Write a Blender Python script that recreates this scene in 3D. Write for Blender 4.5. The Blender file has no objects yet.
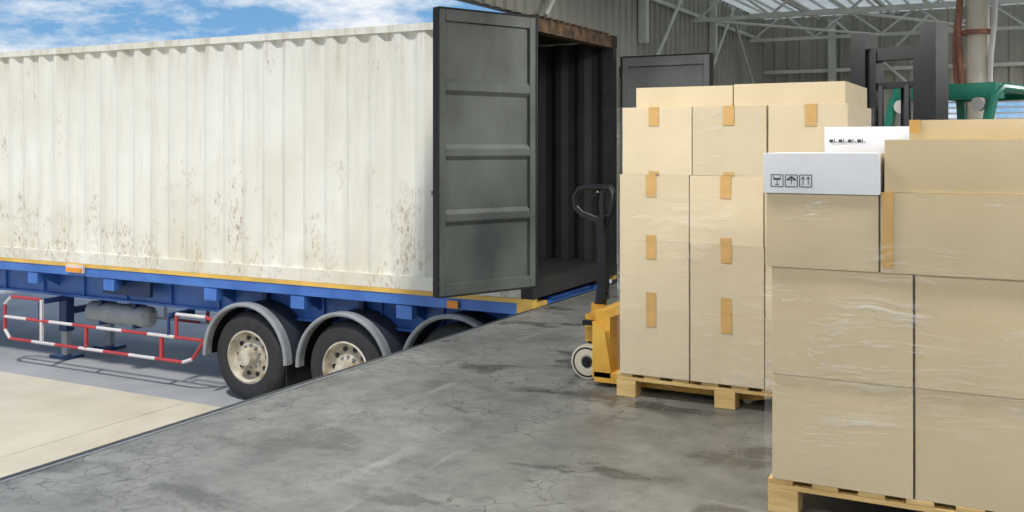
import bpy, bmesh, math, random
from mathutils import Vector, Matrix, noise
random.seed(7)
sc = bpy.context.scene
try:
    sc.view_settings.view_transform = 'Standard'
except Exception: pass

# ---------------------------------------------------------------- materials
def s2l(c):
    return tuple(((x/255)/12.92 if x/255 <= 0.04045 else ((x/255+0.055)/1.055)**2.4) for x in c)
def mat(name, rgb, rough=0.6, metal=0.0, var=0.12, scale=4.0, bump=0.0, bscale=40.0, col2=None, stretch=None, spec=0.5):
    m = bpy.data.materials.new(name); m.use_nodes = True
    nt = m.node_tree; n = nt.nodes; l = nt.links
    b = n['Principled BSDF']
    b.inputs['Roughness'].default_value = rough
    b.inputs['Metallic'].default_value = metal
    b.inputs['Specular IOR Level'].default_value = spec
    c = s2l(rgb)
    tc = n.new('ShaderNodeTexCoord'); mp = n.new('ShaderNodeMapping')
    l.new(tc.outputs['Object'], mp.inputs[0])
    if stretch: mp.inputs['Scale'].default_value = stretch
    nz = n.new('ShaderNodeTexNoise'); nz.inputs['Scale'].default_value = scale; nz.inputs['Detail'].default_value = 6
    l.new(mp.outputs[0], nz.inputs['Vector'])
    rp = n.new('ShaderNodeValToRGB')
    rp.color_ramp.elements[0].position = 0.3; rp.color_ramp.elements[1].position = 0.7
    if col2: a = s2l(col2)
    else: a = tuple(x*(1-var) for x in c)
    d = tuple(min(1, x*(1+var*0.6)) for x in c) if not col2 else c
    rp.color_ramp.elements[0].color = (*a, 1); rp.color_ramp.elements[1].color = (*d, 1)
    l.new(nz.outputs['Fac'], rp.inputs[0]); l.new(rp.outputs[0], b.inputs['Base Color'])
    if bump > 0:
        n2 = n.new('ShaderNodeTexNoise'); n2.inputs['Scale'].default_value = bscale; n2.inputs['Detail'].default_value = 4
        l.new(mp.outputs[0], n2.inputs['Vector'])
        bp = n.new('ShaderNodeBump'); bp.inputs['Strength'].default_value = bump; bp.inputs['Distance'].default_value = 0.01
        l.new(n2.outputs['Fac'], bp.inputs['Height']); l.new(bp.outputs[0], b.inputs['Normal'])
    return m
def mixcol(nt, fac, a, b):
    mx = nt.nodes.new('ShaderNodeMix'); mx.data_type = 'RGBA'
    if isinstance(fac, float): mx.inputs[0].default_value = fac
    else: nt.links.new(fac, mx.inputs[0])
    for i, v in ((6, a), (7, b)):
        if isinstance(v, tuple): mx.inputs[i].default_value = (*v, 1)
        else: nt.links.new(v, mx.inputs[i])
    return mx.outputs[2]
def ramp(nt, src, p0, p1, v0=0.0, v1=1.0):
    r = nt.nodes.new('ShaderNodeMapRange'); r.inputs[1].default_value = p0; r.inputs[2].default_value = p1
    r.inputs[3].default_value = v0; r.inputs[4].default_value = v1
    nt.links.new(src, r.inputs[0]); return r.outputs[0]
def math_(nt, op, a, b=None):
    m = nt.nodes.new('ShaderNodeMath'); m.operation = op
    for i, v in ((0, a), (1, b)):
        if v is None: continue
        if isinstance(v, (int, float)): m.inputs[i].default_value = v
        else: nt.links.new(v, m.inputs[i])
    return m.outputs[0]
def noise_(nt, vec, scale, detail=5, stretch=None, rough=0.55):
    if stretch:
        mp = nt.nodes.new('ShaderNodeMapping'); mp.inputs['Scale'].default_value = stretch
        nt.links.new(vec, mp.inputs[0]); vec = mp.outputs[0]
    z = nt.nodes.new('ShaderNodeTexNoise'); z.inputs['Scale'].default_value = scale; z.inputs['Detail'].default_value = detail
    z.inputs['Roughness'].default_value = rough
    nt.links.new(vec, z.inputs['Vector']); return z.outputs['Fac']

def container_paint():
    m = bpy.data.materials.new('container_paint'); m.use_nodes = True; nt = m.node_tree; b = nt.nodes['Principled BSDF']
    b.inputs['Roughness'].default_value = 0.6
    b.inputs['Specular IOR Level'].default_value = 0.3
    tc = nt.nodes.new('ShaderNodeTexCoord'); v = tc.outputs['Object']
    sx = nt.nodes.new('ShaderNodeSeparateXYZ'); nt.links.new(v, sx.inputs[0])
    a = noise_(nt, v, 0.9, 6)
    base = mixcol(nt, ramp(nt, a, .35, .65), s2l((230, 226, 210)), s2l((241, 239, 228)))
    st = noise_(nt, v, 6, 7, (1.0, 1.0, 0.07), .65)
    base = mixcol(nt, ramp(nt, st, .53, .73, 0, .42), base, s2l((198, 189, 164)))
    top = math_(nt, 'MULTIPLY', ramp(nt, sx.outputs[2], 2.1, 2.66, 0, .5), ramp(nt, noise_(nt, v, 9, 6, (1, 1, .1), .6), .48, .66))
    base = mixcol(nt, top, base, s2l((180, 164, 132)))
    r = noise_(nt, v, 3.0, 8, (1, 1, .6), .7)
    low = ramp(nt, sx.outputs[2], 1.6, 0.3, -0.06, 0.08)
    rr = math_(nt, 'ADD', r, low)
    r2 = noise_(nt, v, 34, 6, (1, 1, .4), .75)
    rr2 = math_(nt, 'MULTIPLY', ramp(nt, rr, .53, .66), ramp(nt, r2, .5, .62))
    base = mixcol(nt, math_(nt, 'MULTIPLY', rr2, .8), base, s2l((154, 124, 88)))
    dirt = math_(nt, 'MULTIPLY', ramp(nt, sx.outputs[2], 1.1, 0.1, 0, .38), ramp(nt, noise_(nt, v, 2.0, 6), .35, .65))
    base = mixcol(nt, dirt, base, s2l((200, 184, 150)))
    nt.links.new(base, b.inputs['Base Color'])
    return m
def floor_mat():
    m = bpy.data.materials.new('polished_concrete'); m.use_nodes = True; nt = m.node_tree; b = nt.nodes['Principled BSDF']
    tc = nt.nodes.new('ShaderNodeTexCoord'); v = tc.outputs['Object']
    a = noise_(nt, v, 1.1, 9, None, .66); c = noise_(nt, v, 5, 10, None, .75)
    base = mixcol(nt, ramp(nt, a, .34, .66), s2l((104, 104, 100)), s2l((144, 144, 139)))
    base = mixcol(nt, ramp(nt, c, .46, .66, 0, .55), base, s2l((84, 84, 81)))
    d = noise_(nt, v, 1.3, 7, (1.0, 1.6, 1), .55)
    stain = ramp(nt, d, .56, .62, 0, .68)
    base = mixcol(nt, stain, base, s2l((62, 62, 60)))
    sf = noise_(nt, v, 1.8, 8, (2.8, .35, 1), .72)
    base = mixcol(nt, ramp(nt, sf, .57, .7, 0, .45), base, s2l((172, 172, 166)))
    nz = nt.nodes.new('ShaderNodeTexNoise'); nz.inputs['Scale'].default_value = 3.5; nz.inputs['Detail'].default_value = 5; nt.links.new(v, nz.inputs['Vector'])
    ad = nt.nodes.new('ShaderNodeMix'); ad.data_type = 'RGBA'; ad.inputs[0].default_value = .3
    nt.links.new(v, ad.inputs[6]); nt.links.new(nz.outputs['Color'], ad.inputs[7])
    vo = nt.nodes.new('ShaderNodeTexVoronoi'); vo.feature = 'DISTANCE_TO_EDGE'; vo.inputs['Scale'].default_value = 7.5
    nt.links.new(ad.outputs[2], vo.inputs['Vector'])
    crack = math_(nt, 'MULTIPLY', ramp(nt, vo.outputs['Distance'], .035, .0, 0, 1), ramp(nt, noise_(nt, v, 1.1, 4), .47, .56, 0, .8))
    base = mixcol(nt, crack, base, s2l((60, 60, 58)))
    nt.links.new(base, b.inputs['Base Color'])
    r1 = ramp(nt, c, .3, .7, .26, .5)
    nt.links.new(math_(nt, 'SUBTRACT', r1, math_(nt, 'MULTIPLY', stain, .15)), b.inputs['Roughness'])
    bp = nt.nodes.new('ShaderNodeBump'); bp.inputs['Strength'].default_value = .16; bp.inputs['Distance'].default_value = .01
    nt.links.new(noise_(nt, v, 30, 5), bp.inputs['Height']); nt.links.new(bp.outputs[0], b.inputs['Normal'])
    return m
def cardboard(name, c1, c2):
    m = bpy.data.materials.new(name); m.use_nodes = True; nt = m.node_tree; b = nt.nodes['Principled BSDF']
    b.inputs['Roughness'].default_value = .75
    tc = nt.nodes.new('ShaderNodeTexCoord'); v = tc.outputs['Object']
    oi = nt.nodes.new('ShaderNodeObjectInfo')
    a = noise_(nt, v, 2.2, 4)
    base = mixcol(nt, ramp(nt, a, .3, .7), s2l(c1), s2l(c2))
    hs = nt.nodes.new('ShaderNodeHueSaturation'); nt.links.new(base, hs.inputs['Color'])
    nt.links.new(ramp(nt, oi.outputs['Random'], 0, 1, .92, 1.05), hs.inputs['Value'])
    nt.links.new(hs.outputs[0], b.inputs['Base Color'])
    return m
def film_mat():
    m = bpy.data.materials.new('stretch_film'); m.use_nodes = True; nt = m.node_tree; nt.nodes.remove(nt.nodes['Principled BSDF'])
    out = nt.nodes['Material Output']
    tc = nt.nodes.new('ShaderNodeTexCoord'); v = tc.outputs['Object']
    nz = nt.nodes.new('ShaderNodeTexNoise'); nz.inputs['Scale'].default_value = 2.5; nt.links.new(v, nz.inputs['Vector'])
    ad = nt.nodes.new('ShaderNodeMix'); ad.data_type = 'RGBA'; ad.inputs[0].default_value = .14
    nt.links.new(v, ad.inputs[6]); nt.links.new(nz.outputs['Color'], ad.inputs[7])
    def wr(ang, sc_, seed, st):
        mp = nt.nodes.new('ShaderNodeMapping'); mp.inputs['Rotation'].default_value = (.0, ang, .0); mp.inputs['Scale'].default_value = st; mp.inputs['Location'].default_value = (seed, seed, seed)
        nt.links.new(ad.outputs[2], mp.inputs[0])
        return noise_(nt, mp.outputs[0], sc_, 7, None, .6)
    a = wr(.14, 3.0, 0, (.5, .5, 9)); a2 = wr(-.55, 3.6, 4, (.7, .7, 7))
    ridge = ramp(nt, math_(nt, 'ABSOLUTE', math_(nt, 'SUBTRACT', a, .5)), .0, .02, 1, 0)
    ridge2 = ramp(nt, math_(nt, 'ABSOLUTE', math_(nt, 'SUBTRACT', a2, .5)), .0, .016, 1, 0)
    c = noise_(nt, v, 2.1, 3)
    c2 = noise_(nt, v, 3.3, 3, (1, 1, 1.2))
    f = math_(nt, 'MULTIPLY', ridge, ramp(nt, c, .48, .66, .02, .34))
    f2 = math_(nt, 'MULTIPLY', ridge2, ramp(nt, c2, .55, .68, .0, .45))
    f3 = math_(nt, 'MULTIPLY', ramp(nt, a, .55, .73, 0, .6), ramp(nt, c, .52, .68, 0, 1))
    f = math_(nt, 'MAXIMUM', math_(nt, 'MAXIMUM', f, f2), f3)
    f = math_(nt, 'MINIMUM', math_(nt, 'ADD', f, .045), .8)  # wrinkle highlights and glare painted in as whiter, more opaque film
    g = nt.nodes.new('ShaderNodeBsdfPrincipled'); g.inputs['Base Color'].default_value = (.95, .95, .93, 1); g.inputs['Roughness'].default_value = .18
    t = nt.nodes.new('ShaderNodeBsdfTransparent')
    bp = nt.nodes.new('ShaderNodeBump'); bp.inputs['Strength'].default_value = .6; bp.inputs['Distance'].default_value = .02
    nt.links.new(a, bp.inputs['Height']); nt.links.new(bp.outputs[0], g.inputs['Normal'])
    mx = nt.nodes.new('ShaderNodeMixShader'); nt.links.new(f, mx.inputs[0]); nt.links.new(t.outputs[0], mx.inputs[1]); nt.links.new(g.outputs[0], mx.inputs[2])
    nt.links.new(mx.outputs[0], out.inputs[0])
    return m
def skylight_mat():
    m = bpy.data.materials.new('translucent_roof_sheet'); m.use_nodes = True; nt = m.node_tree; nt.nodes.remove(nt.nodes['Principled BSDF'])
    out = nt.nodes['Material Output']; tc = nt.nodes.new('ShaderNodeTexCoord')
    c = mixcol(nt, ramp(nt, noise_(nt, tc.outputs['Object'], 2, 5), .3, .7), (.74, .78, .77), (.88, .90, .89))
    t = nt.nodes.new('ShaderNodeBsdfTranslucent'); d = nt.nodes.new('ShaderNodeBsdfDiffuse')
    nt.links.new(c, t.inputs[0]); nt.links.new(c, d.inputs[0])
    mx = nt.nodes.new('ShaderNodeMixShader'); mx.inputs[0].default_value = .65
    nt.links.new(d.outputs[0], mx.inputs[1]); nt.links.new(t.outputs[0], mx.inputs[2]); nt.links.new(mx.outputs[0], out.inputs[0])
    return m

MC = container_paint()
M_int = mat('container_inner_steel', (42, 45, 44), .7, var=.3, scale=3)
M_door = mat('door_inner_steel', (106, 110, 105), .6, col2=(58, 62, 59), scale=1.8, stretch=(1, 1, .6))
M_door2 = mat('door_inner_steel_far', (116, 119, 118), .6, col2=(84, 87, 87), scale=2.2)
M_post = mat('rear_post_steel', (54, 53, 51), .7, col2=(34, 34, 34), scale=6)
M_gasket = mat('rubber_gasket', (30, 31, 32), .7)
M_rust = mat('rusty_steel', (128, 98, 72), .85, col2=(44, 38, 33), scale=11, bump=.3)
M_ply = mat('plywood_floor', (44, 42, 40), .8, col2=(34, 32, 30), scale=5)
M_blue = mat('blue_chassis_paint', (80, 128, 202), .4, col2=(58, 102, 178), scale=3)
M_blued = mat('dark_blue_paint', (38, 62, 108), .45, var=.2)
M_yel = mat('yellow_strip', (228, 186, 92), .5, var=.2)
M_blk = mat('black_steel', (20, 21, 23), .45, var=.2)
M_tire = mat('tire_rubber', (46, 46, 48), .8, var=.25, scale=10, bump=.3)
M_rim = mat('rim_paint', (214, 208, 192), .45, col2=(150, 136, 114), scale=9)
M_zinc = mat('galvanised_steel', (150, 154, 158), .4, metal=.35, var=.2, scale=6)
M_fend = mat('fender_edge', (146, 149, 152), .5, var=.25, scale=5)
M_fendt = mat('fender_top', (54, 58, 66), .5, var=.25, scale=5)
M_red = mat('red_paint', (180, 64, 68), .5, var=.2)
M_wht = mat('white_paint', (216, 210, 208), .45)
M_tank = mat('tank_paint', (176, 178, 176), .45, var=.2)
M_amber = mat('amber_lens', (236, 150, 50), .25)
M_card = cardboard('cardboard', (212, 194, 160), (222, 205, 172))
M_cardd = cardboard('cardboard_tan', (208, 187, 148), (217, 197, 159))
M_cardw = mat('white_cardboard', (228, 229, 234), .6, var=.05)
M_tape = mat('packing_tape', (206, 162, 90), .3, var=.1, scale=12)
M_ink = mat('printed_ink', (62, 62, 68), .6)
M_seam = mat('box_seam_board', (128, 108, 80), .85)
M_wood = mat('pallet_wood', (230, 198, 136), .7, col2=(196, 158, 98), scale=7, stretch=(.6, 5, 5))
M_film = film_mat()
M_jack = mat('jack_yellow', (230, 182, 80), .4, col2=(210, 156, 56), scale=5)
M_nylon = mat('nylon_wheel', (206, 196, 176), .5)
M_chr = mat('chrome_rod', (200, 200, 200), .2, metal=.9)
M_wall = mat('cladding_grey', (168, 165, 154), .55, col2=(140, 137, 127), scale=1.5, stretch=(1, 1, .3))
M_wallb = mat('cladding_back', (178, 173, 160), .55, col2=(148, 144, 132), scale=1.5, stretch=(1, 1, .3))
M_roof = mat('roof_sheet', (224, 228, 227), .5, var=.1)
M_sky = skylight_mat()
M_beam = mat('painted_steel_beam', (206, 206, 198), .5, var=.12)
M_beamd = mat('dark_steel_beam', (52, 54, 56), .5)
M_green = mat('forklift_green', (24, 112, 92), .35, var=.15)
M_col = mat('column_cream', (214, 202, 184), .5, var=.1)
M_pipe = mat('copper_brown_pipe', (160, 104, 84), .5, var=.3, scale=8)
M_asph = mat('grey_pavement', (170, 171, 171), .9, col2=(148, 149, 150), scale=1.2, bump=.3)
M_apron = mat('concrete_sunlit_tone', (206, 196, 176), .9, col2=(188, 177, 156), scale=1.6, bump=.4, bscale=60)
M_conc = mat('dock_concrete', (140, 138, 132), .85, var=.2, bump=.3)
M_floor = floor_mat()
M_seat = mat('seat_vinyl', (28, 28, 30), .6)

# ---------------------------------------------------------------- builder
class B:
    def __init__(s): s.bm = bmesh.new(); s.mats = []; s.T = Matrix.Identity(4)
    def mi(s, m):
        if m not in s.mats: s.mats.append(m)
        return s.mats.index(m)
    def v(s, p): return s.bm.verts.new(s.T @ Vector(p))
    def f(s, vs, m):
        try:
            fc = s.bm.faces.new(vs); fc.material_index = s.mi(m); return fc
        except ValueError: return None
    def box(s, x0, x1, y0, y1, z0, z1, m):
        p = [s.v((x, y, z)) for z in (z0, z1) for y in (y0, y1) for x in (x0, x1)]
        for q in ((0, 2, 3, 1), (4, 5, 7, 6), (0, 1, 5, 4), (2, 6, 7, 3), (0, 4, 6, 2), (1, 3, 7, 5)):
            s.f([p[i] for i in q], m)
    def rbox(s, c, size, rotz, m, rx=0, ry=0):
        old = s.T
        s.T = old @ Matrix.Translation(c) @ Matrix.Rotation(rotz, 4, 'Z') @ Matrix.Rotation(ry, 4, 'Y') @ Matrix.Rotation(rx, 4, 'X')
        a, b_, c_ = (k/2 for k in size); s.box(-a, a, -b_, b_, -c_, c_, m); s.T = old
    def cyl(s, p0, p1, r, m, seg=20, r1=None, cap=True):
        p0 = Vector(p0); p1 = Vector(p1); r1 = r if r1 is None else r1
        d = (p1-p0).normalized(); u = d.orthogonal().normalized(); w = d.cross(u)
        A = []; C = []
        for i in range(seg):
            t = 2*math.pi*i/seg; o = u*math.cos(t)+w*math.sin(t)
            A.append(s.v(p0+o*r)); C.append(s.v(p1+o*r1))
        for i in range(seg): s.f([A[i], A[(i+1) % seg], C[(i+1) % seg], C[i]], m)
        if cap: s.f(A[::-1], m); s.f(C, m)
    def tube(s, pts, r, m, seg=10, closed=False):
        pts = [Vector(p) for p in pts]; n = len(pts); rings = []; up = None
        for i, p in enumerate(pts):
            if closed: d = pts[(i+1) % n]-pts[i-1]
            else: d = pts[min(i+1, n-1)]-pts[max(i-1, 0)]
            d.normalize()
            if up is None: up = d.orthogonal().normalized()
            up = (up-d*up.dot(d)).normalized(); w = d.cross(up)
            rings.append([s.v(p+(up*math.cos(2*math.pi*k/seg)+w*math.sin(2*math.pi*k/seg))*r) for k in range(seg)])
        for i in range(n if closed else n-1):
            a = rings[i]; b_ = rings[(i+1) % n]; mm = m[i % len(m)] if isinstance(m, list) else m
            for k in range(seg): s.f([a[k], a[(k+1) % seg], b_[(k+1) % seg], b_[k]], mm)
        if not closed:
            mm = m[0] if isinstance(m, list) else m
            s.f(rings[0][::-1], mm); s.f(rings[-1], mm)
    def lathe_y(s, c, prof, m, seg=40):
        c = Vector(c); rings = []
        for q in prof:
            rings.append([s.v(c+Vector((q[1]*math.cos(2*math.pi*k/seg), q[0], q[1]*math.sin(2*math.pi*k/seg)))) for k in range(seg)])
        for i in range(len(prof)-1):
            mm = prof[i][2] if len(prof[i]) > 2 else m
            for k in range(seg): s.f([rings[i][k], rings[i][(k+1) % seg], rings[i+1][(k+1) % seg], rings[i+1][k]], mm)
    def prism(s, prof, a0, a1, axis, m):
        def P(q, a):
            if axis == 'x': return (a, q[0], q[1])
            if axis == 'y': return (q[0], a, q[1])
            return (q[0], q[1], a)
        A = [s.v(P(q, a0)) for q in prof]; C = [s.v(P(q, a1)) for q in prof]; n = len(prof)
        for i in range(n): s.f([A[i], A[(i+1) % n], C[(i+1) % n], C[i]], m)
        s.f(A[::-1], m); s.f(C, m)
    def sheet(s, a0, a1, o, z0, z1, m, axis='x', pitch=.278, depth=.036, w=None):
        w = w or (.25, .25, .25, .25); t = a0; pts = [(a0, 0)]; k = 0; lv = 0
        while t < a1:
            t2 = min(a1, t+pitch*w[k % 4])
            lv = depth if k % 4 in (1, 2) else 0
            pts.append((t2, lv)); t = t2; k += 1
        prev = None
        for (q, d) in pts:
            if axis == 'x': a = s.v((q, o+d, z0)); b_ = s.v((q, o+d, z1))
            else: a = s.v((o+d, q, z0)); b_ = s.v((o+d, q, z1))
            if prev: s.f([prev[0], a, b_, prev[1]], m)
            prev = (a, b_)
    def done(s, name, smooth=None, bevel=0, recalc=True, loc=None):
        if recalc: bmesh.ops.recalc_face_normals(s.bm, faces=s.bm.faces)
        me = bpy.data.meshes.new(name)
        if loc is not None: bmesh.ops.translate(s.bm, verts=s.bm.verts, vec=-Vector(loc))
        s.bm.to_mesh(me); s.bm.free()
        for m in s.mats: me.materials.append(m)
        ob = bpy.data.objects.new(name, me); sc.collection.objects.link(ob)
        if loc is not None: ob.location = loc
        if smooth:
            me.shade_smooth(); me.set_sharp_from_angle(angle=math.radians(smooth))
        if bevel:
            md = ob.modifiers.new('bevel', 'BEVEL'); md.width = bevel; md.segments = 2; md.limit_method = 'ANGLE'; md.angle_limit = math.radians(50)
        return ob

H = 1.48
GZ = -1.26
DX = -4.07     # dock edge
# ---------------------------------------------------------------- ground, dock, building
WX = -4.35
ZB = 2.74; ZR = 3.62; YB = 17.6; YO = 10.55
b = B(); b.box(-90, 60, -40, 90, GZ-.3, GZ, M_asph); b.done('ground')
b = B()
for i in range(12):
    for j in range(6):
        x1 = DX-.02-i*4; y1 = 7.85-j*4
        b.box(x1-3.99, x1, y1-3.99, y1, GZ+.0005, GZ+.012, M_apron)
b.done('apron_sunlit_tone')  # sunlit ground put into paving colour; slab edge stands in for container's shadow edge
b = B(); b.box(DX, 14, -8, YB+.2, GZ, 0, M_floor); b.done('floor')
b = B(); b.box(DX-.035, DX-.002, -8, YB, -.16, .005, M_beamd); b.box(DX-.0, DX+.02, -8, YB, .0005, .004, M_zinc)
b.done('trim_1')
b = B()
for y in (2.5, 4.5, 6.4):
    b.box(DX-.15, DX-.036, y, y+.25, -.6, -.18, M_tire)
b.done('dock_bumper')

b = B()
b.sheet(-8, YB, WX, ZB, 5.0, M_wall, 'y', .2, .03, (.2, .1, .6, .1))
b.box(WX-.1, WX-.005, -8, YB, ZB-.0, ZB+.12, M_beamd)
for z in (3.3,):
    b.box(WX+.035, WX+.08, -8, YB, z, z+.05, M_beam)
for y in (1, 4, 7, 11.4, 14.3):
    b.box(WX+.04, WX+.14, y, y+.1, ZB, ZR, M_beam)
for (y0, z0, y1, z1) in ((8.6, ZB, 9.5, ZR),):
    b.cyl((WX+.16, y0, z0), (WX+.16, y1, z1), .022, M_beam, 8)
b.done('wall_left_upper', recalc=False)
b = B()
b.sheet(YO+.05, YB, WX, 0, ZB, M_wall, 'y', .2, .03, (.2, .1, .6, .1))
b.box(WX-.1, WX+.06, YO-.03, YO+.06, -.0, ZB, M_beamd)
for (y0, z0, y1, z1) in ((11.4, 2.3, 12.9, ZR), (13.6, 2.2, 15.2, ZR), (15.0, ZR, 17.0, 2.0)):
    b.cyl((WX+.16, y0, z0), (WX+.16, y1, z1), .022, M_beam, 8)
b.box(WX-.1, DX-.04, 10.9, YB, -1.26, .0, M_conc)
b.done('wall_left', recalc=False)
wx0, wx1, wz0, wz1 = -1.55, .2, 1.2, 2.3
b = B()
W4 = (.2, .1, .6, .1)
b.sheet(WX, wx0, YB, 0, ZR+.1, M_wallb, 'x', .22, .03, W4)
b.sheet(wx1, 14, YB, 0, ZR+.1, M_wallb, 'x', .22, .03, W4)
b.sheet(wx0, wx1, YB, 0, wz0, M_wallb, 'x', .22, .03, W4)
b.sheet(wx0, wx1, YB, wz1, ZR+.1, M_wallb, 'x', .22, .03, W4)
for z in (.6, 1.6, 2.75):
    for (a, c) in ((WX+.05, wx0), (wx1, 14)) if z == 1.6 else ((WX+.05, 14),):
        b.box(a, c, YB-.07, YB-.01, z, z+.06, M_beam)
for x in (-3.2, 1.0, 4, 7):
    b.box(x, x+.12, YB-.13, YB-.01, 0, ZR, M_beam)
b.cyl((-3.1, YB-.14, 2.2), (-1.6, YB-.14, ZR), .025, M_beam, 8); b.cyl((-3.1, YB-.15, ZR), (-1.6, YB-.15, 2.2), .025, M_beam, 8)
b.done('wall_back', recalc=False)
b = B()
b.box(wx0, wx1, YB-.03, YB+.04, wz0, wz0+.04, M_green); b.box(wx0, wx1, YB-.03, YB+.04, wz1-.04, wz1, M_green)
for x in (wx0, (wx0+wx1)/2-.02, wx1-.04): b.box(x, x+.04, YB-.03, YB+.04, wz0, wz1, M_green)
z = wz0+.1
while z < wz1-.06:
    b.rbox(((wx0+wx1)/2, YB, z), (wx1-wx0-.06, .05, .006), 0, M_wht, rx=.5); z += .09
b.done('window_1')
b = B()
y = -6; k = 0
while y < YB+.1:
    y2 = min(YB+.1, y+1.18); b.box(WX-.35, 14, y, y2, ZR+.1, ZR+.115, M_sky if (k % 3 == 2 or y > 7.5) else M_roof); y = y2; k += 1
x = WX
while x < 13.9:
    b.box(x, x+.03, -6, YB, ZR+.07, ZR+.1, M_roof); x += .25
b.done('ceiling')
def truss(y, name):
    b = B()
    b.box(WX+.1, 13.9, y-.03, y+.03, ZR+.01, ZR+.05, M_beam)
    b.box(WX+.1, 13.9, y-.03, y+.03, ZR-.42, ZR-.37, M_beam)
    x = WX+.15; up = False
    while x < 13:
        a = ZR-.38 if not up else ZR; c = ZR if not up else ZR-.38
        b.cyl((x, y, a), (x+.5, y, c), .018, M_beam, 8); x += .5; up = not up
    return b.done(name)
for y in (16.4, 13.4, 10.4, 6.0, 2.0, -2.0): truss(y, 'roof_truss')
b = B()
for x in (-3.4, -2.2, -1.0, .3, 1.6, 3): b.box(x, x+.05, -6, YB, ZR+.02, ZR+.07, M_beam)
b.cyl((-4.1, 13.4, ZR-.4), (-2.2, 16.4, ZR-.4), .02, M_beam, 8); b.cyl((-2.2, 13.4, ZR-.4), (-.6, 16.4, ZR-.4), .02, M_beam, 8)
b.done('roof_purlins')

# ---------------------------------------------------------------- shipping container
CR = -4.10; CL = CR-12.19; Y0 = 8.15; Y1 = 10.18; Z0 = .09; Z1 = 2.68
b = B()
b.box(CL, CR, Y0, Y0+.06, Z0, Z0+.13, MC); b.box(CL, CR, Y0, Y0+.06, Z1-.07, Z1, MC)
b.box(CL, CR, Y1-.06, Y1, Z0, Z0+.13, MC); b.box(CL, CR, Y1-.06, Y1, Z1-.07, Z1, MC)
b.sheet(CL+.1, CR-.12, Y0+.012, Z0+.13, Z1-.07, MC, 'x')
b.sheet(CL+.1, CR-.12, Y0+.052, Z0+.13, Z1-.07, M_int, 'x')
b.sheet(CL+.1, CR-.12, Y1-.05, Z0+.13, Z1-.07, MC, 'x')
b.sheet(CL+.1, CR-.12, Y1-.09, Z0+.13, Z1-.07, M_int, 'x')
for (x, xx) in ((CL, CL+.12), (CR-.12, CR)):
    for (y, yy) in ((Y0, Y0+.1), (Y1-.1, Y1)):
        b.box(x, xx, y, yy, Z0, Z1, MC if x < -10 else M_post)
        for z in (Z0-.002, Z1-.116):
            b.box(x-.004 if x < -10 else x, xx+.006, y-.006, yy+.006, z, z+.12, MC if x < -10 else M_post)
b.box(CR-.12, CR-.005, Y0+.1, Y1-.1, Z1-.13, Z1-.01, M_rust)
y = Y0+.15
while y < Y1-.15:
    b.box(CR-.1, CR-.03, y, y+.05, Z1-.01, Z1+.03, M_rust); y += .14
b.box(CR-.12, CR, Y0+.1, Y1-.1, Z0, Z0+.15, M_post)
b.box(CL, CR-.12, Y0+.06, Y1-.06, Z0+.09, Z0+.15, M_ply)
b.box(CL+.02, CL+.05, Y0+.1, Y1-.1, Z0+.1, Z1-.05, MC)
x = CL+.1
b.box(CL+.05, CR-.12, Y0+.05, Y1-.05, Z1-.05, Z1-.035, M_int)
while x < CR-.3:
    b.box(x, x+.1, Y0+.15, Y1-.15, Z1-.035, Z1-.015, MC); x += .21
cont = b.done('shipping_container')

def door(hinge, direc, width, z0, z1, m, name, flip):
    d = Vector((direc[0], direc[1], 0)).normalized(); nrm = Vector((-d.y, d.x, 0))*flip
    b = B(); b.T = Matrix(((d.x, nrm.x, 0, hinge[0]), (d.y, nrm.y, 0, hinge[1]), (0, 0, 1, 0), (0, 0, 0, 1)))
    t = .025
    b.box(.02, width, -t, 0, z0, z1, m)
    for (x0, x1) in ((.02, .09), (width-.07, width)): b.box(x0, x1, 0, .028, z0, z1, m)
    b.box(.09, width-.07, 0, .028, z0, z0+.1, m); b.box(.09, width-.07, 0, .028, z1-.1, z1, m)
    n = 4; hh = (z1-z0-.2)/n
    for i in range(1, n):
        zc = z0+.1+i*hh
        b.prism([(0.0, zc-.07), (.03, zc-.03), (.03, zc+.03), (0.0, zc+.07)], .09, width-.07, 'x', m)
    b.box(.0, .025, -.035, .035, z0-.01, z1+.01, M_gasket); b.box(width-.005, width+.02, -.035, .035, z0-.01, z1+.01, M_gasket)
    b.box(.02, width, -.03, .034, z1, z1+.015, M_gasket); b.box(.02, width, -.03, .034, z0-.015, z0, M_gasket)
    for x in (width*.3, width*.72):
        b.cyl((x, -.06, z0-.03), (x, -.06, z1+.03), .016, M_zinc, 10)
        for z in (z0+.1, z0+.9, z0+1.5, z1-.1): b.box(x-.04, x+.04, -.08, -t, z-.03, z+.03, M_zinc)
        b.box(x-.02, x+.3, -.1, -.075, z0+.85, z0+.89, M_zinc)
    for z in (z0+.15, z0+.8, z0+1.6, z1-.15): b.box(-.04, .06, -.05, -.02, z-.06, z+.06, m)
    ob = b.done(name, bevel=.004); ob.parent = cont; return ob
door((CR+.03, Y0-.0), (-.40, -.90), 1.08, .22, 2.65, M_door, 'door_near', 1)
door((CR+.04, Y1+.04), (1, .0), 1.0, .22, 2.45, M_door2, 'door_far', -1)

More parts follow.
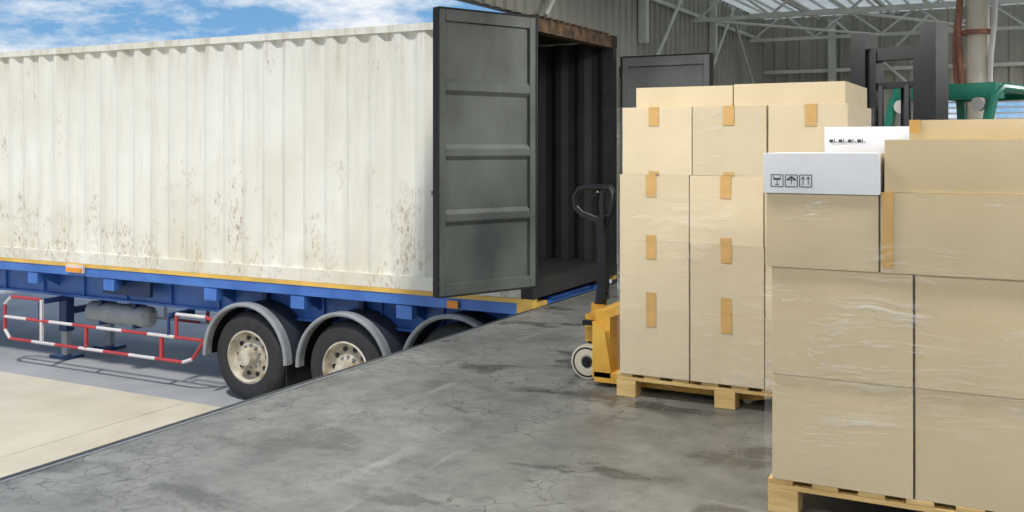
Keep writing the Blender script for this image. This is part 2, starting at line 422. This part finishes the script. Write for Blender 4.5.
# ---------------------------------------------------------------- semi trailer chassis
b = B()
for (a, c) in ((Y0-.005, Y0+.09), (Y1-.09, Y1+.005)):
    b.box(CL, CR-.0, a, c, .045, .088, M_yel); b.box(CL, CR-.1, a+.01, c-.01, -.06, .044, M_blue)
for yy in (8.5, Y1-.5):
    b.box(CL, CR-.05, yy, yy+.16, -.01, .03, M_blue); b.box(CL, CR-.05, yy, yy+.16, -.40, -.37, M_blue)
    b.box(CL, CR-.05, yy+.04, yy+.06, -.37, -.01, M_blue)
    x = CL+.5
    while x < CR-.1: b.box(x, x+.015, yy+.005, yy+.155, -.37, -.01, M_blue); x += .75
for x in (-15.9, -14.2, -12.6, -11.1, -9.75, -8.15, -6.93, -5.6, -4.35):
    b.box(x, x+.16, Y0+.1, Y1-.1, -.10, .03, M_blue)
    for s_, ya in ((1, Y0+.1), (-1, Y1-.1)):
        b.prism([(ya, .03), (ya+s_*.4, .03), (ya+s_*.4, -.34), (ya, -.12)], x+.07, x+.09, 'x', M_blue)
        b.box(x, x+.18, min(ya-s_*.1, ya), max(ya-s_*.1, ya), -.2, -.07, M_blue)
for x in (-10.35,):
    b.box(x, x+.3, Y0-.04, Y0-.01, -.02, .07, M_wht); b.box(x+.02, x+.28, Y0-.06, Y0-.04, -.01, .04, M_amber)
b.box(-10.0, -9.2, Y0+.2, Y0+.24, -.28, -.0, M_blued)
for x in (-5.0,): b.box(x, x+.12, Y0-.03, Y0-.005, -.05, .02, M_amber)
b.box(CR-.25, CR-.02, Y0+.05, Y1-.05, -.2, -.0, M_blue)
b.box(CR-.16, CR-.0, Y0-.012, Y0+.3, -.05, .044, M_yel)
AX = (-7.55, -6.25, -4.95)
WZB = GZ+.48
WZ = WZB
def wheel(cy, x, out):
    P = [(-.0, .29), (-.005, .34), (.0, .42), (.02, .455), (.05, .475), (.06, .48), (.105, .48), (.11, .468), (.125, .468), (.13, .48), (.145, .48), (.15, .468), (.165, .468), (.17, .48), (.21, .48), (.22, .475), (.25, .455), (.27, .42), (.275, .34), (.27, .29), (.0, .29)]
    c = (x, cy, WZ)
    b.lathe_y(c, P, M_tire, 48)
    if out is not None:
        f = 1 if out else -1
        o = 0 if out else .27
        R = [(o+f*.005, .292), (o-f*.004, .27), (o+f*.03, .255), (o+f*.09, .235), (o+f*.10, .2), (o+f*.07, .15), (o+f*.06, .1), (o-f*.02, .095), (o-f*.06, .085), (o-f*.065, .05), (o-f*.065, .001)]
        b.lathe_y(c, R, M_rim, 40)
        for k in range(10):
            a = 2*math.pi*k/10
            px = x+.2*math.cos(a); pz = WZ+.2*math.sin(a); yy = cy+o+f*.094
            b.cyl((px, yy, pz), (px, yy-f*.012, pz), .026, M_blk, 12)
            a += .31; px = x+.125*math.cos(a); pz = WZ+.125*math.sin(a); yy = cy+o+f*.065
            b.cyl((px, yy, pz), (px, yy-f*.035, pz), .014, M_zinc, 6)
for x in AX:
    WZ = WZB+(.08 if x > -5 else 0)      # rear axle is a lift axle, slightly raised
    wheel(Y0+.03, x, True); wheel(Y0+.36, x, None)
    wheel(Y1-.30, x, False); wheel(Y1-.63, x, None)
    b.cyl((x, Y0+.2, WZ), (x, Y1-.2, WZ), .07, M_blk, 16)
    for yy in (8.68, Y1-.52):
        b.tube([(x-.55, yy, WZ+.28), (x-.25, yy, WZ+.16), (x, yy, WZ+.12), (x+.25, yy, WZ+.16), (x+.5, yy, WZ+.28)], .04, M_blk, 8)
        b.box(x-.68, x-.56, yy-.04, yy+.04, WZ+.2, -.36, M_blued)
    for (ya, yb, lip) in ((Y0-.01, Y0+.62, Y0-.02), (Y1-.62, Y1+.01, Y1+.02)):
        N = 22; a0 = math.radians(-2); a1 = math.radians(182); prev = None
        for k in range(N+1):
            a = a0+(a1-a0)*k/N; ca, sa = math.cos(a), math.sin(a)
            q = [b.v((x+r*ca, yy, WZ+r*sa)) for (r, yy) in ((.575, ya), (.575, yb), (.565, yb), (.565, ya))]
            if prev:
                for i in range(4): b.f([prev[i], prev[(i+1) % 4], q[(i+1) % 4], q[i]], M_fendt if i < 1 else M_blk)
            prev = q
        b.tube([(x+.57*math.cos(a0+(a1-a0)*k/N), lip, WZ+.57*math.sin(a0+(a1-a0)*k/N)) for k in range(N+1)], .024, M_fend, 8)
        prev = None
        for k in range(N+1):
            a = a0+(a1-a0)*k/N; ca, sa = math.cos(a), math.sin(a)
            q = [b.v((x+r*ca, lip+yo, WZ+r*sa)) for (r, yo) in ((.592, 0), (.55, 0), (.55, .08), (.592, .08))]
            if prev:
                for i in range(4): b.f([prev[i], prev[(i+1) % 4], q[(i+1) % 4], q[i]], M_fend)
            prev = q
        b.box(x+.54, x+.55, ya+.03, yb-.03, WZ-.3, WZ+.02, M_gasket)
    b.box(x-.03, x+.03, Y0+.3, Y0+.36, WZ+.57, -.07, M_blued)
for yy in (8.75, Y1-.75):
    b.box(-11.3, -11.16, yy, yy+.12, GZ+.35, .0, M_blued); b.box(-11.28, -11.18, yy+.02, yy+.10, GZ+.04, GZ+.4, M_tank)
    b.box(-11.4, -11.06, yy-.07, yy+.19, GZ+.001, GZ+.04, M_blued)
b.box(-11.28, -11.2, 8.8, Y1-.7, -.7, -.62, M_blued)
b.cyl((-11.24, 8.87, -.3), (-10.3, 8.75, -.36), .025, M_blued, 8)
b.cyl((-10.65, 8.75, -.6), (-9.65, 8.75, -.6), .13, M_tank, 24)
for x in (-10.65, -9.65): b.cyl((x, 8.75, -.6), (x+(-.05 if x < -10 else .05), 8.75, -.6), .13, M_tank, 24, r1=.06)
for x in (-10.45, -9.85): b.box(x, x+.05, 8.66, 8.84, -.745, -.39, M_blued)
def striped(pts, r=.02, L=.28, ph=0):
    k = ph
    for i in range(len(pts)-1):
        a = Vector(pts[i]); c = Vector(pts[i+1]); n = max(1, round((c-a).length/L))
        for j in range(n):
            b.cyl(a.lerp(c, j/n), a.lerp(c, (j+1)/n), r, (M_red, M_wht)[k % 2], 10); k += 1
for yg in (Y0+.03, Y1-.03):
    striped([(-8.0, yg, -.44), (-8.15, yg, -.40), (-8.6, yg, -.40), (-8.6, yg, -.64)], L=.4)
    striped([(-10.9, yg, -.40), (-11.45, yg, -.40), (-11.58, yg, -.5), (-11.58, yg, -.82), (-11.48, yg, -.93), (-8.5, yg, -.93), (-8.35, yg, -.88), (-8.0, yg, -.44)], L=.42)
    striped([(-11.58, yg, -.66), (-8.2, yg, -.66)], L=.42, ph=1)
    for k, x in enumerate((-10.9, -10.1, -8.85)): b.box(x, x+.04, yg-.015, yg+.015, -.93, (-.4, -.66, -.66)[k], (M_wht, M_red, M_red)[k])
    y2 = 8.55 if yg < 9 else Y1-.55
    for x in (-10.95, -8.75):
        b.box(x, x+.06, min(yg+.02, y2), max(yg-.02, y2), -.46, -.40, M_blued)
        b.cyl((x+.03, yg, -.43), (x+.03, yg, -.66), .018, M_blued, 8)
tr = b.done('semi_trailer', smooth=35)

# ---------------------------------------------------------------- boxes
def cbox(x0, x1, y0, y1, z0, z1, m=M_card, tape=True, rot=0.0, tx=None, tl=.1, name='cardboard_box', bulge=.003, tw=.05, bl=None):
    b = B(); W = x1-x0; D = y1-y0; Hh = z1-z0
    b.box(-W/2, W/2, -D/2, D/2, 0, Hh, m)
    bmesh.ops.subdivide_edges(b.bm, edges=b.bm.edges[:], cuts=6, use_grid_fill=True)
    sd = random.random()*50
    for v in b.bm.verts:
        p = v.co; fx = abs(p.x)/(W/2); fy = abs(p.y)/(D/2); fz = abs(p.z-Hh/2)/(Hh/2)
        n_ = noise.noise(Vector((p.x*5+sd, p.y*5, p.z*5)))*.0025
        if fy > .999: p.y += math.copysign(bulge*(1-fx**2)*(1-fz**2)+n_*(1-fz**4), p.y)
        if fx > .999: p.x += math.copysign(bulge*.5*(1-fy**2)*(1-fz**2), p.x)
        if fz > .999 and p.z > Hh/2: p.z -= .001*(1-fx)*(1-fy)
    b.box(-W/2+.003, W/2-.003, -.0015, .0015, Hh-.0015, Hh+.0002, M_seam)
    e = bulge+.0035
    if tape:
        c = (tx if tx is not None else 0)
        def strip(za, zb, s):
            b.box(c-tw/2, c+tw/2, s*(D/2+e)-.0004, s*(D/2+e)+.0004, za, zb, M_tape)
        bl = tl*.7 if bl is None else bl
        for s_ in (-1, 1):
            strip(max(0, Hh-tl), Hh+.0008, s_)
            if bl > 0 and bl+tl < Hh: strip(0.001, bl, s_)
        b.box(c-tw/2, c+tw/2, -D/2-e, D/2+e, Hh+.0002, Hh+.001, M_tape)
    ob = b.done(name, smooth=30, bevel=.008)
    ob.location = ((x0+x1)/2, (y0+y1)/2, z0); ob.rotation_euler = (0, 0, rot)
    return ob
g = .0045
def pallet(x0, x1, y0, y1):
    b = B(); W = x1-x0; D = y1-y0
    n = 8; bw = .1
    for i in range(n):
        xx = x0+(W-bw)*i/(n-1); b.box(xx, xx+bw, y0, y1, .118, .138, M_wood)
    for yy in (y0+.0, (y0+y1)/2-.05, y1-.1):
        b.box(x0, x1, yy, yy+.1, .098, .118, M_wood)
        for xx in (x0+.0, (x0+x1)/2-.06, x1-.12):
            b.box(xx, xx+.12, yy, yy+.1, .0005, .098, M_wood)
    return b.done('wooden_pallet', bevel=.003)
mx = [-2.217, -1.785, -1.355, -.925]; my = [5.544, 5.974, 6.404]
mz = [.139, .53, .925, 1.318, 1.712]
pallet(-2.24, -.93, 5.56, 6.39)
TX = (-.015, .0, .02)
for k in range(4):
    for i in range(3):
        for j in range(2):
            jx = random.uniform(-.003, .003) + (.014 if k == 3 else 0) + (-.004 if k == 2 else 0)
            jy_ = random.uniform(0, .006) if j == 0 else 0
            cbox(mx[i]+g+jx, mx[i+1]-g+jx, my[j]+g+jy_, my[j+1]-g, mz[k]+.0006, mz[k+1], rot=random.uniform(-.003, .003), tx=TX[i], tl=(.10, .10, .13, .11)[k] if i < 2 else .12, bl=(0, .10, .04, .02)[k], tw=.062)
cbox(-2.13, -1.55, 5.60, 6.35, 1.7128, 1.83, M_card, tape=False); cbox(-1.543, -.935, 5.60, 6.35, 1.7128, 1.835, M_card, tape=False)
# front stack
pallet(-.985, .34, 4.08, 5.2)
fxz = [(.139, .565), (.5658, .997)]
for r_, (za, zb) in enumerate(fxz):
    for j in range(2):
        ya = 4.07+j*.57+(.008 if r_ == 0 and j == 0 else 0)
        cbox(-.97+g, -.43-g, ya, 4.635+j*.57, za, zb, M_cardd, tape=False, bulge=.005); cbox(-.43+g, .115-g, ya+.004, 4.635+j*.57, za, zb, M_cardd, tape=False, bulge=.005)
        cbox(.115+g, .33, ya, 4.635+j*.57, za, zb, M_cardd, tape=False)
cbox(-.985, -.556, 4.06, 4.62, .998, 1.294, M_cardd, tape=False)
cbox(-.548, .2, 4.06, 4.62, .998, 1.305, M_cardd, tx=-.347, tl=.29, tw=.04, bl=0)
cbox(-.985, -.556, 4.65, 5.19, .998, 1.44, M_cardd, tape=False)
cbox(-.548, .2, 4.65, 5.19, .998, 1.44, M_cardd, tape=False)
cbox(-.535, .22, 4.07, 4.63, 1.3062, 1.508, M_cardd, tape=False)
cbox(-.46, .3, 4.2, 4.62, 1.5095, 1.585, M_cardd, tx=-.36, tl=.05, tw=.04, bl=0)
wb2 = cbox(-.87, -.46, 4.67, 5.1, 1.4412, 1.57, M_cardw, tape=False)
wb = cbox(-.995, -.55, 4.05, 4.6, 1.2952, 1.456, M_cardw, tape=False)
b = B()
X = -.962; yp = 4.0435; zb_ = 1.322; S = .047
def ln(x0, z0, x1, z1, w=.003):
    dx, dz = x1-x0, z1-z0; L = math.hypot(dx, dz); nx, nz = -dz/L*w/2, dx/L*w/2
    A = [b.v((x0+nx, yp, z0+nz)), b.v((x1+nx, yp, z1+nz)), b.v((x1-nx, yp, z1-nz)), b.v((x0-nx, yp, z0-nz))]; b.f(A, M_ink)
for k in range(3):
    x = X+k*.056
    for q in ((0, 0, S, 0), (S, 0, S, S), (S, S, 0, S), (0, S, 0, 0)): ln(x+q[0], zb_+q[1], x+q[2], zb_+q[3])
    cx = x+S/2
    if k == 0:
        ln(cx, zb_+.008, cx, zb_+.026); ln(cx-.012, zb_+.03, cx+.012, zb_+.03, .008); ln(cx-.014, zb_+.042, cx-.012, zb_+.026); ln(cx+.014, zb_+.042, cx+.012, zb_+.026); ln(cx-.008, zb_+.008, cx+.008, zb_+.008)
    if k == 1:
        ln(cx-.018, zb_+.026, cx, zb_+.040, .006); ln(cx+.018, zb_+.026, cx, zb_+.040, .006); ln(cx, zb_+.04, cx, zb_+.01); ln(cx-.018, zb_+.027, cx+.018, zb_+.027)
    if k == 2:
        for d in (-.01, .01):
            ln(cx+d, zb_+.008, cx+d, zb_+.04); ln(cx+d-.007, zb_+.03, cx+d, zb_+.040); ln(cx+d+.007, zb_+.03, cx+d, zb_+.040)
pr = b.done('printed_symbols', recalc=False); pr.parent = wb; pr.matrix_parent_inverse = Matrix.Translation(-Vector(wb.location))
b = B(); yp = 4.663
for k in range(4):
    x = -.84+k*.04; ln(x, 1.50, x, 1.514, .016); ln(x+.014, 1.499, x+.014, 1.516, .004); ln(x+.02, 1.502, x+.028, 1.502, .003)
pr2 = b.done('printed_label', recalc=False)
pr2.parent = wb2; pr2.matrix_parent_inverse = Matrix.Translation(-Vector(wb2.location))

def film(x0, x1, y0, y1, z0, z1, seed):
    b = B(); N = 26; K = 30; per = [((x0, y0), (x1, y0)), ((x1, y0), (x1, y1)), ((x1, y1), (x0, y1)), ((x0, y1), (x0, y0))]
    grid = []
    for (a, c) in per:
        for i in range(N):
            t = i/N; x = a[0]+(c[0]-a[0])*t; y = a[1]+(c[1]-a[1])*t
            nx, ny = (c[1]-a[1]), -(c[0]-a[0]); L = math.hypot(nx, ny); nx /= L; ny /= L
            col = []
            for k in range(K+1):
                z = z0+(z1-z0)*k/K
                d = .004*noise.noise(Vector((x*9+seed, y*9+z*3, z*16)))+.002
                if i == 0: d = .001
                col.append(b.v((x+nx*d, y+ny*d, z)))
            grid.append(col)
    n = len(grid)
    for i in range(n):
        for k in range(K): b.f([grid[i][k], grid[(i+1) % n][k], grid[(i+1) % n][k+1], grid[i][k+1]], M_film)
    return b.done('stretch_wrap', smooth=60)
film(-2.224, -.902, 5.532, 6.418, .15, 1.715, 3)
film(-.989, .345, 4.048, 5.215, .15, 1.29, 11)

# ---------------------------------------------------------------- pallet jack
b = B()
jy = 5.975
for s_ in (-1, 1):
    y = jy+s_*.19
    b.prism([(-2.45, .03), (-1.45, .03), (-1.36, .05), (-1.36, .075), (-2.45, .092)], y-.075, y+.075, 'y', M_jack)
    b.cyl((-1.5, y-.05, .037), (-1.5, y+.05, .037), .036, M_nylon, 16)
    b.prism([(-2.46, .06), (-2.34, .06), (-2.34, .12), (-2.38, .34), (-2.46, .40)], y-.075, y+.075, 'y', M_jack)
b.prism([(-2.47, .12), (-2.37, .12), (-2.37, .42), (-2.40, .46), (-2.47, .46)], jy-.2, jy+.2, 'y', M_jack)
b.box(-2.585, -2.45, jy-.09, jy+.09, .24, .41, M_jack)
b.cyl((-2.53, jy, .2), (-2.53, jy, .47), .05, M_jack, 20); b.cyl((-2.53, jy, .46), (-2.53, jy, .52), .025, M_chr, 12)
b.rbox((-2.53, jy-.15, .37), (.08, .04, .03), 0, M_blk)
for s_ in (-1, 1):
    yw = jy+s_*.095-.03
    b.lathe_y((-2.56, yw, .111), [(0, .045), (0, .09), (.005, .11), (.055, .11), (.06, .09), (.06, .045), (.05, .03), (.01, .03), (0, .045)], M_nylon, 28)
    b.lathe_y((-2.56, yw-.001, .111), [(0, .085), (-.001, .095), (.062, .095), (.061, .085)], M_blk, 28)
    b.cyl((-2.56, yw-.003, .111), (-2.56, yw+.063, .111), .035, M_blk, 16)
b.cyl((-2.56, jy-.14, .111), (-2.56, jy+.14, .111), .015, M_blk, 12)
b.box(-2.59, -2.53, jy-.03, jy+.03, .1, .25, M_blk)
c0 = Vector((-2.50, jy, 0))
b.cyl((c0.x-.03, jy, .42), (c0.x, jy, .56), .04, M_blk, 14)
b.box(c0.x-.03, c0.x+.03, jy-.035, jy+.035, .5, .98, M_blk)
b.box(c0.x-.025, c0.x+.025, jy-.05, jy+.05, .93, 1.04, M_blk)
dirv = Vector((.93, -.36, 0))
def HP(u, z):
    p = c0+dirv*u; return (p.x, p.y, z)
loop = [HP(.03, .98), HP(.075, 1.06), HP(.09, 1.13), HP(.09, 1.19), HP(.07, 1.22), HP(-.14, 1.22), HP(-.22, 1.20), HP(-.26, 1.15), HP(-.25, 1.08), HP(-.19, 1.04), HP(-.06, 1.01), HP(-.02, .97)]
b.tube(loop, .018, M_blk, 10)
b.tube([HP(0, 1.0), HP(-.01, 1.1), HP(.0, 1.2)], .022, M_blk, 8)
b.tube([HP(-.05, 1.19), HP(-.09, 1.15), HP(-.14, 1.12)], .009, M_blk, 8)
b.done('pallet_jack', smooth=35)

# ---------------------------------------------------------------- forklift
b = B()
hd = Vector((-.40, -.916, 0)).normalized()
b.T = Matrix(((hd.x, -hd.y, 0, -1.08), (hd.y, hd.x, 0, 9.05), (0, 0, 1, 0), (0, 0, 0, 1)))
for s_ in (-1, 1):
    b.box(-.10, .10, s_*.32-.07, s_*.32+.07, .08, 2.46 if s_ < 0 else 2.5, M_blk)
    b.box(-.06, .06, s_*.21-.04, s_*.21+.04, .10, 2.30, M_blk)
    b.cyl((-.11, s_*.27, .2), (-.11, s_*.27, 1.9), .03, M_blk, 12)
    b.box(.12, .17, s_*.22-.06, s_*.22+.06, .05, .6, M_blk); b.box(.12, 1.1, s_*.22-.06, s_*.22+.06, .05, .09, M_blk)
    b.box(.06, .075, s_*.12-.02, s_*.12+.02, .5, 2.0, M_beamd)
    b.box(.1, .13, s_*.45-.02, s_*.45+.02, .3, 1.5, M_blk)
for z in (.1, 1.3, 2.22): b.box(-.08, .05, -.37, .37, z, z+.11, M_blk)
b.box(-.04, .04, -.28, .28, 1.98, 2.03, M_blk)
for z in (.2, .55, 1.48): b.box(.08, .12, -.47, .47, z, z+.07, M_blk)
b.cyl((-.12, 0, .2), (-.12, 0, 2.0), .04, M_blk, 14)
b.prism([(-.35, .3), (-2.1, .3), (-2.32, .42), (-2.34, 1.0), (-2.15, 1.12), (-1.05, 1.12), (-1.0, .55), (-.55, .5), (-.45, 1.1), (-.33, 1.15), (-.3, .5)], -.5, .5, 'y', M_green)
b.box(-2.36, -1.85, -.52, .52, .3, 1.05, M_blk)
b.box(-1.7, -1.15, -.26, .26, 1.12, 1.22, M_seat); b.rbox((-1.72, 0, 1.42), (.1, .48, .5), 0, M_seat, ry=-.15)
b.cyl((-.5, 0, 1.1), (-.75, 0, 1.32), .02, M_blk, 10)
b.tube([(-.77+.08*math.cos(t*math.pi/8), .17*math.sin(t*math.pi/8), 1.33+.14*math.cos(t*math.pi/8)) for t in range(16)], .013, M_blk, 8, closed=True)
for s_ in (-1, 1):
    b.tube([(-.36, s_*.46, 1.1), (-.72, s_*.46, 1.92), (-.85, s_*.46, 2.0), (-1.85, s_*.46, 1.98), (-1.95, s_*.46, 1.94), (-2.05, s_*.46, 1.1)], .045, M_green, 10)
    for (xx, r) in ((-.42, .33), (-1.9, .27)):
        b.lathe_y((xx, s_*.55-.1, r+.001), [(0, r*.5), (0, r*.9), (.02, r), (.18, r), (.2, r*.9), (.2, r*.5), (.0, r*.5)], M_tire, 32)
        b.cyl((xx, s_*.55-.08, r), (xx, s_*.55+.08, r), r*.52, M_wht, 24)
for i in range(7): b.box(-.9-i*.15, -.86-i*.15, -.46, .46, 1.98, 2.03, M_green)
b.box(-.88, -.72, -.48, .48, 1.90, 2.04, M_green); b.box(-1.95, -1.85, -.46, .46, 1.93, 2.03, M_green)
for s_ in (-1, 1): b.cyl((-.70, s_*.36, 1.85), (-.64, s_*.36, 1.85), .06, M_wht, 14)
b.done('forklift', smooth=35)

b = B(); cx, cy = -.62, 12.0
b.cyl((cx, cy, 0), (cx, cy, ZR), .12, M_col, 24)
b.box(cx-.25, cx+.25, cy-.25, cy+.25, .0005, .03, M_col); b.box(cx-.2, cx+.2, cy-.2, cy+.2, ZR-.1, ZR, M_col)
for k, (dx, dy) in enumerate(((-.16, -.06), (-.2, .02), (.15, -.08))):
    b.tube([(cx+dx+.025*math.sin(z*4+k), cy+dy-.02*math.cos(z*3+k*2), z) for z in [i*.12+.1 for i in range(29)]], .03, M_pipe if k != 2 else M_wht, 10)
for z in (.6, 1.3, 2.0, 2.7, 3.2): b.cyl((cx, cy, z), (cx, cy, z+.05), .16, M_pipe, 20)
b.done('support_column', smooth=35)

# ---------------------------------------------------------------- lights and world
def fill_lamp(x, y, e=80):  # invented fixtures, added as fill to brighten the warehouse interior
    b = B(); b.box(x-.6, x+.6, y-.12, y+.12, ZR-.5, ZR-.44, M_wht); b.cyl((x-.4, y, ZR-.44), (x-.4, y, ZR+.02), .008, M_blk, 6); b.cyl((x+.4, y, ZR-.44), (x+.4, y, ZR+.02), .008, M_blk, 6)
    ob = b.done('added_fill_lamp')
    ld = bpy.data.lights.new('added_fill_light', 'AREA'); ld.shape = 'RECTANGLE'; ld.size = 1.15; ld.size_y = .22; ld.energy = e; ld.color = (1, .975, .93)
    lo = bpy.data.objects.new('added_fill_light', ld); sc.collection.objects.link(lo); lo.location = (x, y, ZR-.51); lo.parent = ob
for (x, y) in ((-2.2, .5), (1.5, .5), (-2.2, 3.8), (1.5, 3.8), (-2.2, 8.2), (1.8, 8.2)): fill_lamp(x, y)
for (x, y) in ((3, 12), (2.5, 15)): fill_lamp(x, y, 170)
sd = bpy.data.lights.new('sun', 'SUN'); sd.energy = 2.9; sd.angle = .09; sd.color = (1, .965, .92)
so = bpy.data.objects.new('sun', sd); sc.collection.objects.link(so)
so.rotation_euler = Vector((.2, -.5, .85)).to_track_quat('Z', 'Y').to_euler()
w = bpy.data.worlds.new('sky'); sc.world = w; w.use_nodes = True; nt = w.node_tree
bg = nt.nodes['Background']
tc = nt.nodes.new('ShaderNodeTexCoord'); v = tc.outputs['Generated']
sx = nt.nodes.new('ShaderNodeSeparateXYZ'); nt.links.new(v, sx.inputs[0])
blue = mixcol(nt, ramp(nt, sx.outputs[2], 0, .3), s2l((132, 180, 218)), s2l((82, 134, 192)))
cl = noise_(nt, v, 7.0, 10, (1, 1, 3.0), .66)
col = mixcol(nt, ramp(nt, cl, .42, .62), blue, s2l((232, 236, 240)))
col = mixcol(nt, ramp(nt, sx.outputs[2], 0.0, -.02), col, s2l((172, 170, 166)))
nt.links.new(col, bg.inputs[0]); bg.inputs[1].default_value = 1.12

cd = bpy.data.cameras.new('camera'); cam = bpy.data.objects.new('camera', cd); sc.collection.objects.link(cam)
cam.location = (0, 0, H); cam.rotation_euler = (math.pi/2, 0, math.radians(27.9))
cd.sensor_width = 36; cd.lens = 1001/1024*36; cd.shift_y = -109/1024; cd.clip_end = 300
sc.camera = cam
